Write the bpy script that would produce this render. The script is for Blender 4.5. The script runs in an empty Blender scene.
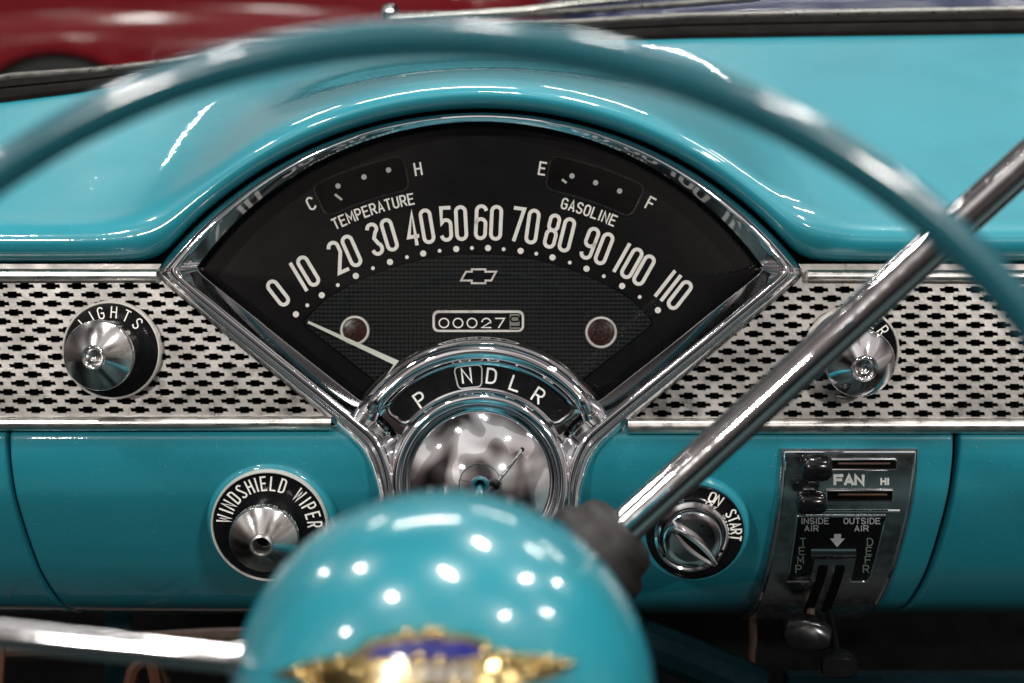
import bpy, bmesh, math, random
from mathutils import Vector, Matrix
from mathutils.geometry import tessellate_polygon
random.seed(7)
PI = math.pi
scn = bpy.context.scene
COL = scn.collection

# ------------------------------------------------------------------ frame
S = 0.00056          # metres per picture unit on the dash plane
D = 0.9              # camera to dash plane
PITCH = math.radians(16)
H = 0.9
cp, sp = math.cos(PITCH), math.sin(PITCH)

def T(x, y, z):
    """dash frame (x right, y into the dash, z up the dash face) -> world"""
    return Vector((x, y * cp + z * sp, -y * sp + z * cp + H))

def C(px, py, d=D):
    k = S * d / D
    return T((px - 512) * k, d - D, (341.5 - py) * k)

FWD = T(0, 1, 0) - T(0, 0, 0)
UP = T(0, 0, 1) - T(0, 0, 0)
RIGHT = Vector((1, 0, 0))

def lerp(a, b, t): return a + (b - a) * t
def table(tab, x):
    if x <= tab[0][0]: return tab[0][1]
    for (a, va), (b, vb) in zip(tab, tab[1:]):
        if x <= b: return va + (vb - va) * (x - a) / (b - a)
    return tab[-1][1]
def spline(pts, n):
    """Catmull-Rom through tuples, n samples per span"""
    P = [pts[0]] + list(pts) + [pts[-1]]
    out = []
    for i in range(1, len(P) - 2):
        p0, p1, p2, p3 = P[i-1], P[i], P[i+1], P[i+2]
        for j in range(n):
            t = j / n
            out.append(tuple(0.5 * (2*b + (c-a)*t + (2*a-5*b+4*c-d)*t*t + (3*b-a-3*c+d)*t**3) for a, b, c, d in zip(p0, p1, p2, p3)))
    out.append(tuple(pts[-1]))
    return out

# ------------------------------------------------------------------ mesh building
class MB:
    def __init__(s): s.v = []; s.f = []; s.m = []; s.cur = 0
    def add(s, p): s.v.append(Vector(p)); return len(s.v) - 1
    def face(s, idx): s.f.append(tuple(idx)); s.m.append(s.cur)
    def grid(s, rows, close_u=False, close_v=False):
        base = len(s.v); n = len(rows[0]); r = len(rows)
        for row in rows:
            for p in row: s.v.append(Vector(p))
        for i in range(r if close_v else r - 1):
            for j in range(n if close_u else n - 1):
                a = base + i*n + j; b = base + i*n + (j+1) % n
                c = base + ((i+1) % r)*n + (j+1) % n; d = base + ((i+1) % r)*n + j
                s.face((a, b, c, d))
        return s
    def poly(s, pts):
        b = len(s.v); s.v += [Vector(p) for p in pts]
        s.face(tuple(range(b, b + len(pts))))
        return s
    def plate(s, front, back):
        """closed slab between two matching outlines"""
        s.grid([front, back], close_u=True); s.poly(front); s.poly(list(reversed(back)))
        return s
    def lathe(s, prof, o, ax, seg=64, a0=0, a1=2*PI, xref=None):
        """prof = (radius, height along ax)"""
        ax = ax.normalized()
        u = xref or (RIGHT if abs(ax.dot(RIGHT)) < .9 else UP); u = (u - ax * u.dot(ax)).normalized(); w = ax.cross(u)
        full = abs(a1 - a0 - 2*PI) < 1e-6
        n = seg if full else seg + 1
        rows = []
        for r, h in prof:
            rows.append([o + ax*h + (u*math.cos(a0+(a1-a0)*k/seg) + w*math.sin(a0+(a1-a0)*k/seg))*r for k in range(n)])
        return s.grid(rows, close_u=full)
    def tube(s, path, rad, seg=10, closed=False, caps=True, flat=1.0):
        n = len(path); rows = []
        nrm = None
        for i, p in enumerate(path):
            if closed: t = path[(i+1) % n] - path[i-1]
            else: t = path[min(i+1, n-1)] - path[max(i-1, 0)]
            t.normalize()
            if nrm is None:
                ref = FWD if abs(t.dot(FWD)) < .9 else UP
                nrm = (ref - t*ref.dot(t)).normalized()
            else: nrm = (nrm - t*nrm.dot(t)).normalized()
            b = t.cross(nrm)
            r = rad[i] if isinstance(rad, (list, tuple)) else rad
            rows.append([p + (nrm*math.cos(2*PI*k/seg)*flat + b*math.sin(2*PI*k/seg))*r for k in range(seg)])
        s.grid(rows, close_u=True, close_v=closed)
        if caps and not closed: s.poly(rows[0]); s.poly(rows[-1])
        return s
    def box(s, o, ax, ay, az, bev=0.0):
        """box with centre o and half axes; bev in fraction of smallest half axis rounds edges"""
        L = [ax, ay, az]; l = [a.length for a in L]; m = min(l) * bev
        dirs = [a.normalized() for a in L]
        bm = bmesh.new()
        bmesh.ops.create_cube(bm, size=2)
        for v in bm.verts: v.co = Vector([c*q for c, q in zip(v.co, l)])
        if m > 0: bmesh.ops.bevel(bm, geom=bm.edges[:], offset=m, segments=4, affect='EDGES', profile=.5)
        b = len(s.v)
        bm.verts.index_update()
        for v in bm.verts: s.v.append(o + dirs[0]*v.co.x + dirs[1]*v.co.y + dirs[2]*v.co.z)
        for f in bm.faces: s.face([b + v.index for v in f.verts])
        bm.free(); return s
    def build(s, name, mat, parent=None, angle=35, label=None, mats=None, tag=None):
        me = bpy.data.meshes.new(name)
        loc = ORG.get(parent.name, Vector((0, 0, 0))) if parent else Vector((0, 0, 0))
        o = bpy.data.objects.new(name, me)
        if not parent:
            lo = [min(v[i] for v in s.v) for i in range(3)]; hi = [max(v[i] for v in s.v) for i in range(3)]
            loc = Vector(((lo[0]+hi[0])/2, (lo[1]+hi[1])/2, lo[2])); o.location = loc
        me.from_pydata([v - loc for v in s.v], [], s.f)
        bm = bmesh.new(); bm.from_mesh(me)
        bmesh.ops.remove_doubles(bm, verts=bm.verts, dist=1e-6)
        bmesh.ops.recalc_face_normals(bm, faces=bm.faces)
        bm.to_mesh(me); bm.free()
        for m_ in (mats or [mat]): me.materials.append(m_)
        if mats:
            pass
        for p in me.polygons: p.use_smooth = True
        try: me.set_sharp_from_angle(angle=math.radians(angle))
        except Exception: pass
        COL.objects.link(o)
        if parent:
            o.parent = parent
        ORG[o.name] = loc
        if label: o['label'] = label
        return o
ORG = {}
def thing(name, label, cat, org, group=None):
    o = bpy.data.objects.new(name, None); o.empty_display_size = .02
    o.location = org; COL.objects.link(o); ORG[o.name] = Vector(org)
    o['label'] = label; o['category'] = cat
    if group: o['group'] = group
    return o

# ------------------------------------------------------------------ materials
def new_mat(name):
    m = bpy.data.materials.new(name); m.use_nodes = True
    nt = m.node_tree; b = nt.nodes['Principled BSDF']
    return m, nt, b
def node(nt, kind, **kw):
    n = nt.nodes.new(kind)
    for k, v in kw.items():
        if k in n.inputs: n.inputs[k].default_value = v
        else: setattr(n, k, v)
    return n
def objcoord(nt, scale=(1, 1, 1)):
    tc = node(nt, 'ShaderNodeTexCoord'); mp = node(nt, 'ShaderNodeMapping')
    mp.inputs['Scale'].default_value = scale
    nt.links.new(tc.outputs['Object'], mp.inputs['Vector'])
    return mp.outputs['Vector']
def ramp(nt, fac, stops):
    r = node(nt, 'ShaderNodeValToRGB')
    e = r.color_ramp.elements
    while len(e) < len(stops): e.new(.5)
    for k, (p, c) in enumerate(stops):
        e[k].position = p; e[k].color = (c[0], c[1], c[2], 1) if not isinstance(c, float) else (c, c, c, 1)
    nt.links.new(fac, r.inputs['Fac']); return r.outputs['Color']
def simple(name, col, rough=.5, metal=0.0, coat=0.0, vary=.12, scale=60, rvary=.1, bump=0.0, bscale=400, stretch=(1,1,1), spec=.5):
    m, nt, b = new_mat(name)
    b.inputs['Metallic'].default_value = metal
    b.inputs['Coat Weight'].default_value = coat
    b.inputs['Coat Roughness'].default_value = .02
    b.inputs['Specular IOR Level'].default_value = spec
    v = objcoord(nt, stretch)
    n = node(nt, 'ShaderNodeTexNoise', Scale=scale, Detail=5.0); nt.links.new(v, n.inputs['Vector'])
    lo = [c*(1-vary) for c in col]; hi = [min(1, c*(1+vary)) for c in col]
    nt.links.new(ramp(nt, n.outputs['Fac'], [(.3, lo), (.7, hi)]), b.inputs['Base Color'])
    n2 = node(nt, 'ShaderNodeTexNoise', Scale=scale*2.3, Detail=6.0); nt.links.new(v, n2.inputs['Vector'])
    nt.links.new(ramp(nt, n2.outputs['Fac'], [(.35, max(.0, rough-rvary)), (.7, rough+rvary)]), b.inputs['Roughness'])
    if bump:
        n3 = node(nt, 'ShaderNodeTexNoise', Scale=bscale, Detail=3.0); nt.links.new(v, n3.inputs['Vector'])
        bp = node(nt, 'ShaderNodeBump', Strength=bump, Distance=.0005)
        nt.links.new(n3.outputs['Fac'], bp.inputs['Height']); nt.links.new(bp.outputs['Normal'], b.inputs['Normal'])
    return m

TEAL = (0.018, 0.248, 0.312)
M = {}
M['paint'] = simple('turquoise_paint', TEAL, .36, coat=1.0, vary=.05, scale=14, rvary=.05, spec=.25)
M['rim_shaded_paint'] = simple('shaded_turquoise_rim', (0.014, 0.105, 0.135), .2, coat=1.0, vary=.04, scale=20, rvary=.03)  # wheel turquoise darkened: shade on the driver-facing rim put into its colour
M['wheel_paint'] = simple('turquoise_wheel_plastic', (0.018, 0.246, 0.310), .25, coat=1.0, vary=.04, scale=20, rvary=.03)
M['chrome'] = simple('bright_chrome', (.80, .80, .82), .055, metal=1, vary=.03, scale=40, rvary=.03, bump=.06, bscale=35)
M['smooth_chrome'] = simple('polished_chrome', (.78, .78, .80), .05, metal=1, vary=.02, scale=40, rvary=.02)
M['steel'] = simple('dull_stainless', (.60, .58, .55), .36, metal=1, vary=.14, scale=70, rvary=.1, bump=.08, bscale=300)
M['mesh_steel'] = simple('perforated_stainless', (.32, .305, .288), .40, metal=1, vary=.34, scale=32, rvary=.14, bump=.1, bscale=500)
M['turned'] = simple('turned_aluminium', (.62, .61, .60), .17, metal=1, vary=.08, scale=60, rvary=.06)
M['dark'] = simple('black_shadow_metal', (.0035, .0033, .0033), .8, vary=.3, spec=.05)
M['gloss_black'] = simple('gloss_black_enamel', (.006, .006, .007), .16, vary=.2, rvary=.05, spec=.35)
M['dial_black'] = simple('dial_black', (.0028, .0028, .003), .5, vary=.25, scale=30, spec=.06)
M['cream'] = simple('cream_print', (.90, .87, .81), .6, vary=.06, scale=200)
M['white'] = simple('white_print', (.86, .85, .82), .55, vary=.06, scale=200)
M['grey_print'] = simple('grey_print', (.46, .47, .47), .6, vary=.1, scale=200)
M['needle'] = simple('pale_needle', (.62, .66, .56), .5, vary=.05)
M['red_lens'] = simple('dark_red_lens', (.026, .007, .006), .25, vary=.3, scale=300)
M['silver'] = simple('silver_ring', (.74, .71, .66), .35, metal=.35, vary=.06)
M['rubber'] = simple('grey_brown_rubber', (.009, .007, .0068), .6, vary=.2, scale=50, bump=.2, bscale=200)
M['gasket'] = simple('black_gasket_rubber', (.006, .005, .0045), .75, vary=.25, scale=40, spec=.04)
M['plate'] = simple('smoky_chrome_plate', (.62, .64, .65), .24, metal=1, vary=.1, scale=60, rvary=.06)
M['gold'] = simple('gold_badge', (.58, .44, .20), .18, metal=1, vary=.15, scale=120, rvary=.08)
M['blue'] = simple('blue_enamel', (.015, .020, .20), .15, coat=1.0, vary=.15)
M['red_car'] = simple('dark_red_paint', (.15, .008, .012), .13, coat=.1, spec=.3, vary=.06, scale=3, rvary=.03)
M['blue_car'] = simple('blue_paint', (.014, .025, .09), .22, coat=1.0, vary=.08, scale=3, rvary=.03)
M['tyre'] = simple('black_tyre', (.008, .008, .008), .8, vary=.2)
M['copper'] = simple('orange_wire', (.09, .028, .012), .5, vary=.15)
M['brown'] = simple('brown_wire', (.06, .028, .014), .6, vary=.2)
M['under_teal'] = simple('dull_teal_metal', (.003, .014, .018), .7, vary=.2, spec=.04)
M['tan'] = simple('tan_lever', (.16, .12, .085), .5, vary=.2)
M['dim_print'] = simple('dim_green_print', (.20, .26, .21), .6, vary=.1, scale=200)
M['gauge_frame'] = simple('dark_gauge_frame', (.045, .045, .045), .3, metal=.6, vary=.1)
M['lever_chrome'] = simple('worn_lever_chrome', (.80, .80, .81), .07, metal=1, vary=.05, scale=90, rvary=.05, bump=.05, bscale=240)
M['drum'] = simple('grey_drum', (.20, .19, .17), .5, vary=.1)

# fine hexagonal weave of the inner dial
m, nt, b = new_mat('mesh_dial'); M['mesh_dial'] = m
tc = node(nt, 'ShaderNodeTexCoord')
mp = node(nt, 'ShaderNodeMapping'); mp.inputs['Rotation'].default_value = (PITCH, 0, 0)
nt.links.new(tc.outputs['Object'], mp.inputs['Vector'])
sx = node(nt, 'ShaderNodeSeparateXYZ'); nt.links.new(mp.outputs['Vector'], sx.inputs[0])
def mth(op, a, b_=None):
    n = node(nt, 'ShaderNodeMath', operation=op)
    for i, q in enumerate((a, b_)):
        if q is None: continue
        if isinstance(q, (int, float)): n.inputs[i].default_value = q
        else: nt.links.new(q, n.inputs[i])
    return n.outputs[0]
kx = 2*PI/(5.2*S); kz = 2*PI/(5.2*S)
w = mth('MULTIPLY', mth('SINE', mth('MULTIPLY', mth('ADD', sx.outputs['X'], sx.outputs['Z']), kx*.6)),
        mth('SINE', mth('MULTIPLY', mth('SUBTRACT', sx.outputs['X'], sx.outputs['Z']), kx*.6)))
nt.links.new(ramp(nt, mth('ADD', mth('MULTIPLY', w, .5), .5), [(.25, (.003, .004, .004)), (.85, (.013, .0155, .0155))]), b.inputs['Base Color'])
bp = node(nt, 'ShaderNodeBump', Strength=.5, Distance=.0006); nt.links.new(w, bp.inputs['Height'])
nt.links.new(bp.outputs['Normal'], b.inputs['Normal'])
b.inputs['Roughness'].default_value = .42; b.inputs['Specular IOR Level'].default_value = .12

def peel(m, strength, dust=True):
    nt = m.node_tree; b = nt.nodes['Principled BSDF']
    v = objcoord(nt)
    n = node(nt, 'ShaderNodeTexNoise', Scale=170.0, Detail=2.0); nt.links.new(v, n.inputs['Vector'])
    n2 = node(nt, 'ShaderNodeTexNoise', Scale=22.0, Detail=1.0); nt.links.new(v, n2.inputs['Vector'])
    ad = node(nt, 'ShaderNodeMath', operation='MULTIPLY_ADD'); nt.links.new(n2.outputs['Fac'], ad.inputs[0]); ad.inputs[1].default_value = 4.0
    nt.links.new(n.outputs['Fac'], ad.inputs[2])
    bp = node(nt, 'ShaderNodeBump', Strength=strength, Distance=.0004)
    nt.links.new(ad.outputs[0], bp.inputs['Height']); nt.links.new(bp.outputs['Normal'], b.inputs['Coat Normal'])
    if dust:
        d1 = node(nt, 'ShaderNodeTexNoise', Scale=620.0, Detail=2.0); nt.links.new(v, d1.inputs['Vector'])
        f = ramp(nt, d1.outputs['Fac'], [(.66, 0.0), (.78, .35)])
        src = b.inputs['Base Color'].links[0].from_socket
        mx = node(nt, 'ShaderNodeMix', data_type='RGBA'); nt.links.new(f, mx.inputs[0]); nt.links.new(src, mx.inputs[6]); mx.inputs[7].default_value = (.35, .40, .40, 1)
        nt.links.new(mx.outputs[2], b.inputs['Base Color'])
peel(M['paint'], .16); peel(M['wheel_paint'], .10); peel(M['rim_shaded_paint'], .10)

def glass(name, tint=(1, 1, 1), ior=1.45, rough=.0, wt=1.0):
    m = bpy.data.materials.new(name); m.use_nodes = True
    nt = m.node_tree; nt.nodes.clear()
    out = node(nt, 'ShaderNodeOutputMaterial'); mix = node(nt, 'ShaderNodeMixShader')
    tr = node(nt, 'ShaderNodeBsdfTransparent'); tr.inputs['Color'].default_value = (*tint, 1)
    gl = node(nt, 'ShaderNodeBsdfGlossy'); gl.inputs['Roughness'].default_value = rough
    fr = node(nt, 'ShaderNodeFresnel'); fr.inputs['IOR'].default_value = ior
    mm = node(nt, 'ShaderNodeMath', operation='MULTIPLY'); mm.inputs[1].default_value = wt
    nt.links.new(fr.outputs[0], mm.inputs[0]); nt.links.new(mm.outputs[0], mix.inputs[0])
    nt.links.new(tr.outputs[0], mix.inputs[1]); nt.links.new(gl.outputs[0], mix.inputs[2])
    nt.links.new(mix.outputs[0], out.inputs[0])
    return m
M['lens'] = glass('clear_dial_glass', (.97, .97, .97), 1.42, .02, .62)
M['windshield'] = glass('clear_windshield_glass', (.94, .97, .96), 1.25, .0)

# ------------------------------------------------------------------ stroke lettering
def arc(cx, cy, rx, ry, a0, a1, n=10):
    return [(cx + rx*math.cos(math.radians(lerp(a0, a1, k/n))), cy + ry*math.sin(math.radians(lerp(a0, a1, k/n)))) for k in range(n+1)]
def glyph(ch, w, h):
    r = min(w/2, h/2); r4 = min(w/2, h*.25)
    L = []; c = w/2
    if ch in '0O': L = [(arc(c, h-r, c, r, 0, 180) + arc(c, r, c, r, 180, 360), True)]
    elif ch == '1': L = [([(c, 0), (c, h)], False)]
    elif ch == '2': L = [(arc(c, h-r, c, r, 165, 0) + [(w, h*.62), (0, 0), (w, 0)], False)]
    elif ch == '3': L = [(arc(c, h-r4, c, r4, 165, -60) + [(c*.9, h*.53)] + arc(c, r4+.02*h, c, r4+.02*h, 60, -165), False)]
    elif ch == '4': L = [([(w*.74, 0), (w*.74, h), (0, h*.25), (w*1.02, h*.25)], False)]
    elif ch == '5': L = [([(w*.95, h), (w*.04, h), (w*.04, h*.52)] + arc(c, h*.62-r, c, r, 120, 0) + arc(c, r, c, r, 0, -165), False)]
    elif ch == '6': L = [(arc(c, h-r, c, r, 15, 180) + arc(c, r, c, r, 180, 360) + arc(c, h*.60-r, c, r, 0, 178), False)]
    elif ch == '9': L = [([(w-x, h-y) for x, y in arc(c, h-r, c, r, 15, 180) + arc(c, r, c, r, 180, 360) + arc(c, h*.60-r, c, r, 0, 178)], False)]
    elif ch == '7': L = [([(0, h), (w, h), (w*.35, 0)], False)]
    elif ch == '8':
        a = h*.265; bb = h*.235
        ra, rb = min(c, a), min(c*.94, bb)
        L = [(arc(c, 2*a-ra, c, ra, 0, 180) + arc(c, ra, c, ra, 180, 360), True),
             (arc(c, h-rb, c*.94, rb, 0, 180) + arc(c, h-2*bb+rb, c*.94, rb, 180, 360), True)]
    elif ch == 'A': L = [([(0, 0), (c, h), (w, 0)], False), ([(w*.18, h*.3), (w*.82, h*.3)], False)]
    elif ch == 'C': L = [(arc(c, h-r, c, r, 20, 180) + arc(c, r, c, r, 180, 340), False)]
    elif ch == 'D': L = [([(0, 0), (0, h), (w*.4, h)] + arc(w*.45, h-.55*w, w*.55, w*.55, 90, 0, 6) + arc(w*.45, .55*w, w*.55, w*.55, 0, -90, 6) + [(0, 0)], True)]
    elif ch == 'E': L = [([(w, 0), (0, 0), (0, h), (w, h)], False), ([(0, h*.52), (w*.85, h*.52)], False)]
    elif ch == 'F': L = [([(0, 0), (0, h), (w, h)], False), ([(0, h*.52), (w*.85, h*.52)], False)]
    elif ch == 'G': L = [(arc(c, h-r, c, r, 20, 180) + arc(c, r, c, r, 180, 360) + [(w, h*.48), (w*.55, h*.48)], False)]
    elif ch == 'H': L = [([(0, 0), (0, h)], False), ([(w, 0), (w, h)], False), ([(0, h*.52), (w, h*.52)], False)]
    elif ch == 'I': L = [([(c, 0), (c, h)], False)]
    elif ch == 'L': L = [([(0, h), (0, 0), (w, 0)], False)]
    elif ch == 'M': L = [([(0, 0), (0, h), (c, h*.3), (w, h), (w, 0)], False)]
    elif ch == 'N': L = [([(0, 0), (0, h), (w, 0), (w, h)], False)]
    elif ch == 'P': L = [([(0, 0), (0, h), (w*.6, h)] + arc(w*.6, h*.735, w*.4, h*.265, 90, -90, 8) + [(0, h*.47)], False)]
    elif ch == 'R': L = [([(0, 0), (0, h), (w*.6, h)] + arc(w*.6, h*.735, w*.4, h*.265, 90, -90, 8) + [(0, h*.47)], False), ([(w*.5, h*.47), (w, 0)], False)]
    elif ch == 'S': L = [(arc(c, h-r4, c, r4, 20, 225) + arc(c, r4, c, r4, 45, -160), False)]
    elif ch == 'T': L = [([(0, h), (w, h)], False), ([(c, h), (c, 0)], False)]
    elif ch == 'U': L = [([(0, h)] + arc(c, r, c, r, 180, 360) + [(w, h)], False)]
    elif ch == 'W': L = [([(0, h), (w*.25, 0), (c, h*.8), (w*.75, 0), (w, h)], False)]
    return L
ADV = {'I': .25, '1': .25, 'M': 1.25, 'W': 1.4, ' ': .75}
def gw(ch, w): return w * ADV.get(ch, 1.0)

def ribbon(mb, pts, closed, t, fn, lift):
    """flat printed stroke of width t; fn maps (x, y, lift) to world"""
    q = [pts[0]]
    for p in pts[1:]:
        if math.hypot(p[0]-q[-1][0], p[1]-q[-1][1]) > 1e-4: q.append(p)
    if closed and math.hypot(q[0][0]-q[-1][0], q[0][1]-q[-1][1]) < 1e-4: q.pop()
    n = len(q); L = []; R = []
    for i in range(n):
        def d(a, b):
            x, y = b[0]-a[0], b[1]-a[1]; l = math.hypot(x, y) or 1; return x/l, y/l
        if closed: d0 = d(q[i-1], q[i]); d1 = d(q[i], q[(i+1) % n])
        else:
            d0 = d(q[max(i-1, 0)], q[i]) if i > 0 else d(q[0], q[1])
            d1 = d(q[i], q[i+1]) if i < n-1 else d0
        nx, ny = -(d0[1]+d1[1]), d0[0]+d1[0]; l = math.hypot(nx, ny)
        if l < 1e-3: nx, ny, l = -d0[1], d0[0], 1
        nx /= l; ny /= l
        c = max(.5, nx*-d0[1] + ny*d0[0]); k = t/2/c
        x, y = q[i]
        if not closed and i in (0, n-1):
            e = -.3*t if i == 0 else .3*t
            x += d0[0]*e; y += d0[1]*e
        L.append(fn(x+nx*k, y+ny*k, lift)); R.append(fn(x-nx*k, y-ny*k, lift))
    mb.grid([L, R], close_u=closed)

def put_char(mb, ch, w, h, t, cx, cy, ang, surf, lift0=.00025, sx=0.0):
    """centre the glyph on picture point (cx, cy), rotated clockwise by ang degrees; surf(px, py, lift)"""
    a = math.radians(ang); ca, sa = math.cos(a), math.sin(a)
    ww = gw(ch, w)
    for k, (pts, closed) in enumerate(glyph(ch, ww, h)):
        def fn(x, y, lf):
            x2 = x - ww/2 + sx*(y-h/2); y2 = y - h/2
            return surf(cx + x2*ca + y2*sa, cy - (y2*ca - x2*sa), lf)
        ribbon(mb, pts, closed, t, fn, lift0 + k*.00003)

def put_arc(mb, text, w, h, t, cx, cy, r, a_mid, surf, gap=.45, lift=.00025, span=None):
    adv = [gw(c, w) + w*gap for c in text]; tot = sum(adv); x = -tot/2
    sc = 1.0 if span is None else math.radians(span)*r/tot
    for c, a in zip(text, adv):
        ang = a_mid + math.degrees((x + a/2)*sc/r)
        if c != ' ':
            put_char(mb, c, w, h, t, cx + r*math.sin(math.radians(ang)), cy - r*math.cos(math.radians(ang)), ang, surf, lift)
        x += a
def put_line(mb, text, w, h, t, cx, cy, surf, gap=.5, lift=.00025, sx=0.0):
    adv = [gw(c, w) + w*gap for c in text]; tot = sum(adv) - w*gap; x = cx - tot/2
    for c, a in zip(text, adv):
        if c != ' ': put_char(mb, c, w, h, t, x + gw(c, w)/2, cy, 0, surf, lift, sx)
        x += a
def flat(d):
    return lambda px, py, lf: C(px, py, d - lf)
def disc(mb, cx, cy, r, surf, lift=.00025, n=20):
    mb.poly([surf(cx + r*math.cos(2*PI*k/n), cy + r*math.sin(2*PI*k/n), lift) for k in range(n)])

# ------------------------------------------------------------------ lower dash surface
PROF = [(428, -.001), (433, 0), (455, .0012), (475, .005), (495, .011), (515, .021), (535, .033), (552, .0445), (569, .058), (583, .073), (595, .090), (603, .105), (608, .122), (611, .140), (613.5, .165)]
PR = spline(PROF, 6)
def prof_y(py): return table(PR, py)
def Lc(px, py):
    y = prof_y(py); d = D + y; k = S*d/D
    return (px-512)*k, y, (341.5-py)*k
def Ln(py):
    e = .8
    _, y0, z0 = Lc(512, py-e); _, y1, z1 = Lc(512, py+e)
    ty, tz = y1-y0, z1-z0; l = math.hypot(ty, tz)
    ny, nz = tz/l, -ty/l          # towards the driver
    if ny > 0: ny, nz = -ny, -nz
    return ny, nz
def Lp(px, py, off=0.0):
    qx, qy = px, py
    for _ in range(4):
        x, y, z = Lc(qx, qy); ny, nz = Ln(qy)
        y += ny*off; z += nz*off; k = S*(D+y)/D
        qx += px - (512 + x/k); qy += py - (341.5 - z/k)
    return T(x, y, z)
def lower(px, py, lf): return Lp(px, py, lf)
def Lx(pxp, py, off=0.0):
    """px given on the dash plane (constant x down the panel)"""
    _, y, z = Lc(512, py); ny, nz = Ln(py)
    return T((pxp-512)*S, y + ny*off, z + nz*off)

# ================================================================== DASHBOARD
dash = thing('dashboard', 'glossy turquoise dashboard with humped brow and perforated metal trim strips', 'dashboard', T(0, .12, -.19))

def bezel_arc(px, r=411): return 524 - math.sqrt(max(0, r*r - (px-480)**2))
E = []
x = -140
pts = [(-150, 264), (-60, 264), (40, 264), (110, 263.5), (140, 262), (157, 257)]
for a in range(-48, 49, 4):
    aa = math.radians(a); pts.append((480 + 415*math.sin(aa), 524 - 415*math.cos(aa)))
pts += [(803, 257), (820, 262), (850, 263.5), (920, 264), (1010, 264), (1100, 264), (1200, 264)]
E = spline(pts, 8)
E = [p for i, p in enumerate(E) if i % 2 == 0]
BACK = [(-200, 128), (-80, 112), (0, 102), (80, 92), (160, 79), (260, 58), (400, 47), (500, 43), (592, 41), (682, 38), (800, 36), (1024, 33), (1300, 31)]
def deck_z(y): return .0725 + .60*(y-.002)
def back_y(X):
    y = .2
    for _ in range(20):
        px = 512 + X/(S*(D+y)/D)
        py = table(BACK, px)
        A = (341.5-py)*S
        y = (A - .0725 + .0012) / (.60 - A/D)
    return y
ROWS = 34
rows = []
backline = []
NOSE = ((0, .06), (0, .03), (0, .0075), (.015, .0045), (.05, 0), (.11, -.0045), (.19, -.0084), (.29, -.0113), (.40, -.0129), (.51, -.0131), (.62, -.0117), (.72, -.0090), (.81, -.0054), (.89, -.0012), (.95, .0025), (1, .0062))
crest = []
for px, py in E:
    u = min(1, abs(px-480)/323)
    crest.append(py - 44.5*lerp(.72, 1.1, u*u))
def smooth_row(vals, half):
    out = []
    for i, (px, _) in enumerate(E):
        tw = tv = 0
        for (qx, _), v_ in zip(E, vals):
            q = (qx-px)/half
            if abs(q) < 1: w_ = (1-q*q)**2; tw += w_; tv += w_*v_
        out.append(tv/tw)
    return out
# even out the uneven column spacing before smoothing
EX = []
x_ = E[0][0]
while x_ < E[-1][0]: EX.append(x_); x_ += 5
def at_x(tab, x): return table(tab, x)
tabE = [(p[0], p[1]) for p in E]; tabC = [(p[0], c) for p, c in zip(E, crest)]
E = [(x, at_x(tabE, x)) for x in EX]
crest = [at_x(tabC, x) for x in EX]
crest = smooth_row(crest, 95)
for (px, py), cy in zip(E, crest):
    col = []
    for fr, y in NOSE:
        k = S*(D+y)/D; o = lerp(py, cy, fr)
        col.append(((px-512)*k, y, (341.5-o)*k))
    X, y0, z0 = col[-1]
    yb = back_y(X)
    bump = z0 - deck_z(y0)
    for j in range(1, ROWS+1):
        f = j/ROWS
        y = lerp(y0, yb, f)
        g1 = (1-f)**1.25
        g2 = 1 - f*f*(3-2*f)
        z = deck_z(y) + bump*lerp(g2, g1, .6)
        col.append((X, y, z))
    backline.append(col[-1])
    rows.append([T(*c) for c in col])
MB().grid(rows).build('dash_top', M['paint'], dash, angle=60)

# perforated trim
def inside_bezel(px, py):
    """true where a cell would stick out beyond the inner side of the bezel"""
    q = abs(px-480)
    edge = lerp(320, 138, (py-270)/(437-270))
    return q < edge - 24
def trim(px0, px1, shear, y0=281.6, phase=0.0):
    mb = MB(); cw, chh = 26.1, 8.85
    hole = [(-9.3, 1.35), (-4.5, 1.35), (-4.0, 2.9), (3.6, 2.9), (4.1, 1.35), (8.2, 1.35), (9.3, -1.35), (4.5, -1.35), (4.0, -2.9), (-3.6, -2.9), (-4.1, -1.35), (-8.2, -1.35)]
    ring = [(x + (.6 if x > 0 else -.6), y + (.5 if y > 0 else -.5)) for x, y in hole]
    rect = [(-cw/2, chh/2), (0, chh/2), (cw/2, chh/2), (cw/2, 0), (cw/2, -chh/2), (0, -chh/2), (-cw/2, -chh/2), (-cw/2, 0)]
    tris = tessellate_polygon([[Vector((x, y, 0)) for x, y in rect], [Vector((x, y, 0)) for x, y in ring]])
    n = 15
    for r in range(n):
        py = y0 + chh*(r+.5)
        px = px0 + (cw/2 if r % 2 else 0) + shear*r + phase
        while px < px1:
            if inside_bezel(px, py): px += cw; continue
            allp = rect + ring
            b = len(mb.v)
            for x, y in allp: mb.v.append(C(px+x, py-y, D))
            for t in tris: mb.face((b+t[0], b+t[1], b+t[2]))
            R0 = [C(px+x, py-y, D) for x, y in ring]
            R1 = [C(px+x, py-y, D+.0004) for x, y in hole]
            R2 = [C(px+x, py-y, D+.0016) for x, y in hole]
            mb.grid([R0, R1, R2], close_u=True)
            px += cw
    for a, b_ in ((264, y0), (y0+n*chh, 422)):
        e = 175 if a == 264 else 340
        q0, q1 = (px0-20, e) if px0 < 480 else (960-e, px1+20)
        mb.grid([[C(q0, a, D), C(q1, a, D)], [C(q0, b_, D), C(q1, b_, D)]])
    return mb
trim(-120, 350, .8, phase=14).build('perforated_trim', M['mesh_steel'], dash, angle=20, label='left strip of metal trim pierced with small winged slots')
trim(600, 1170, 0.0, y0=285.3, phase=10).build('perforated_trim', M['mesh_steel'], dash, angle=20, label='right strip of metal trim pierced with small winged slots')
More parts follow.
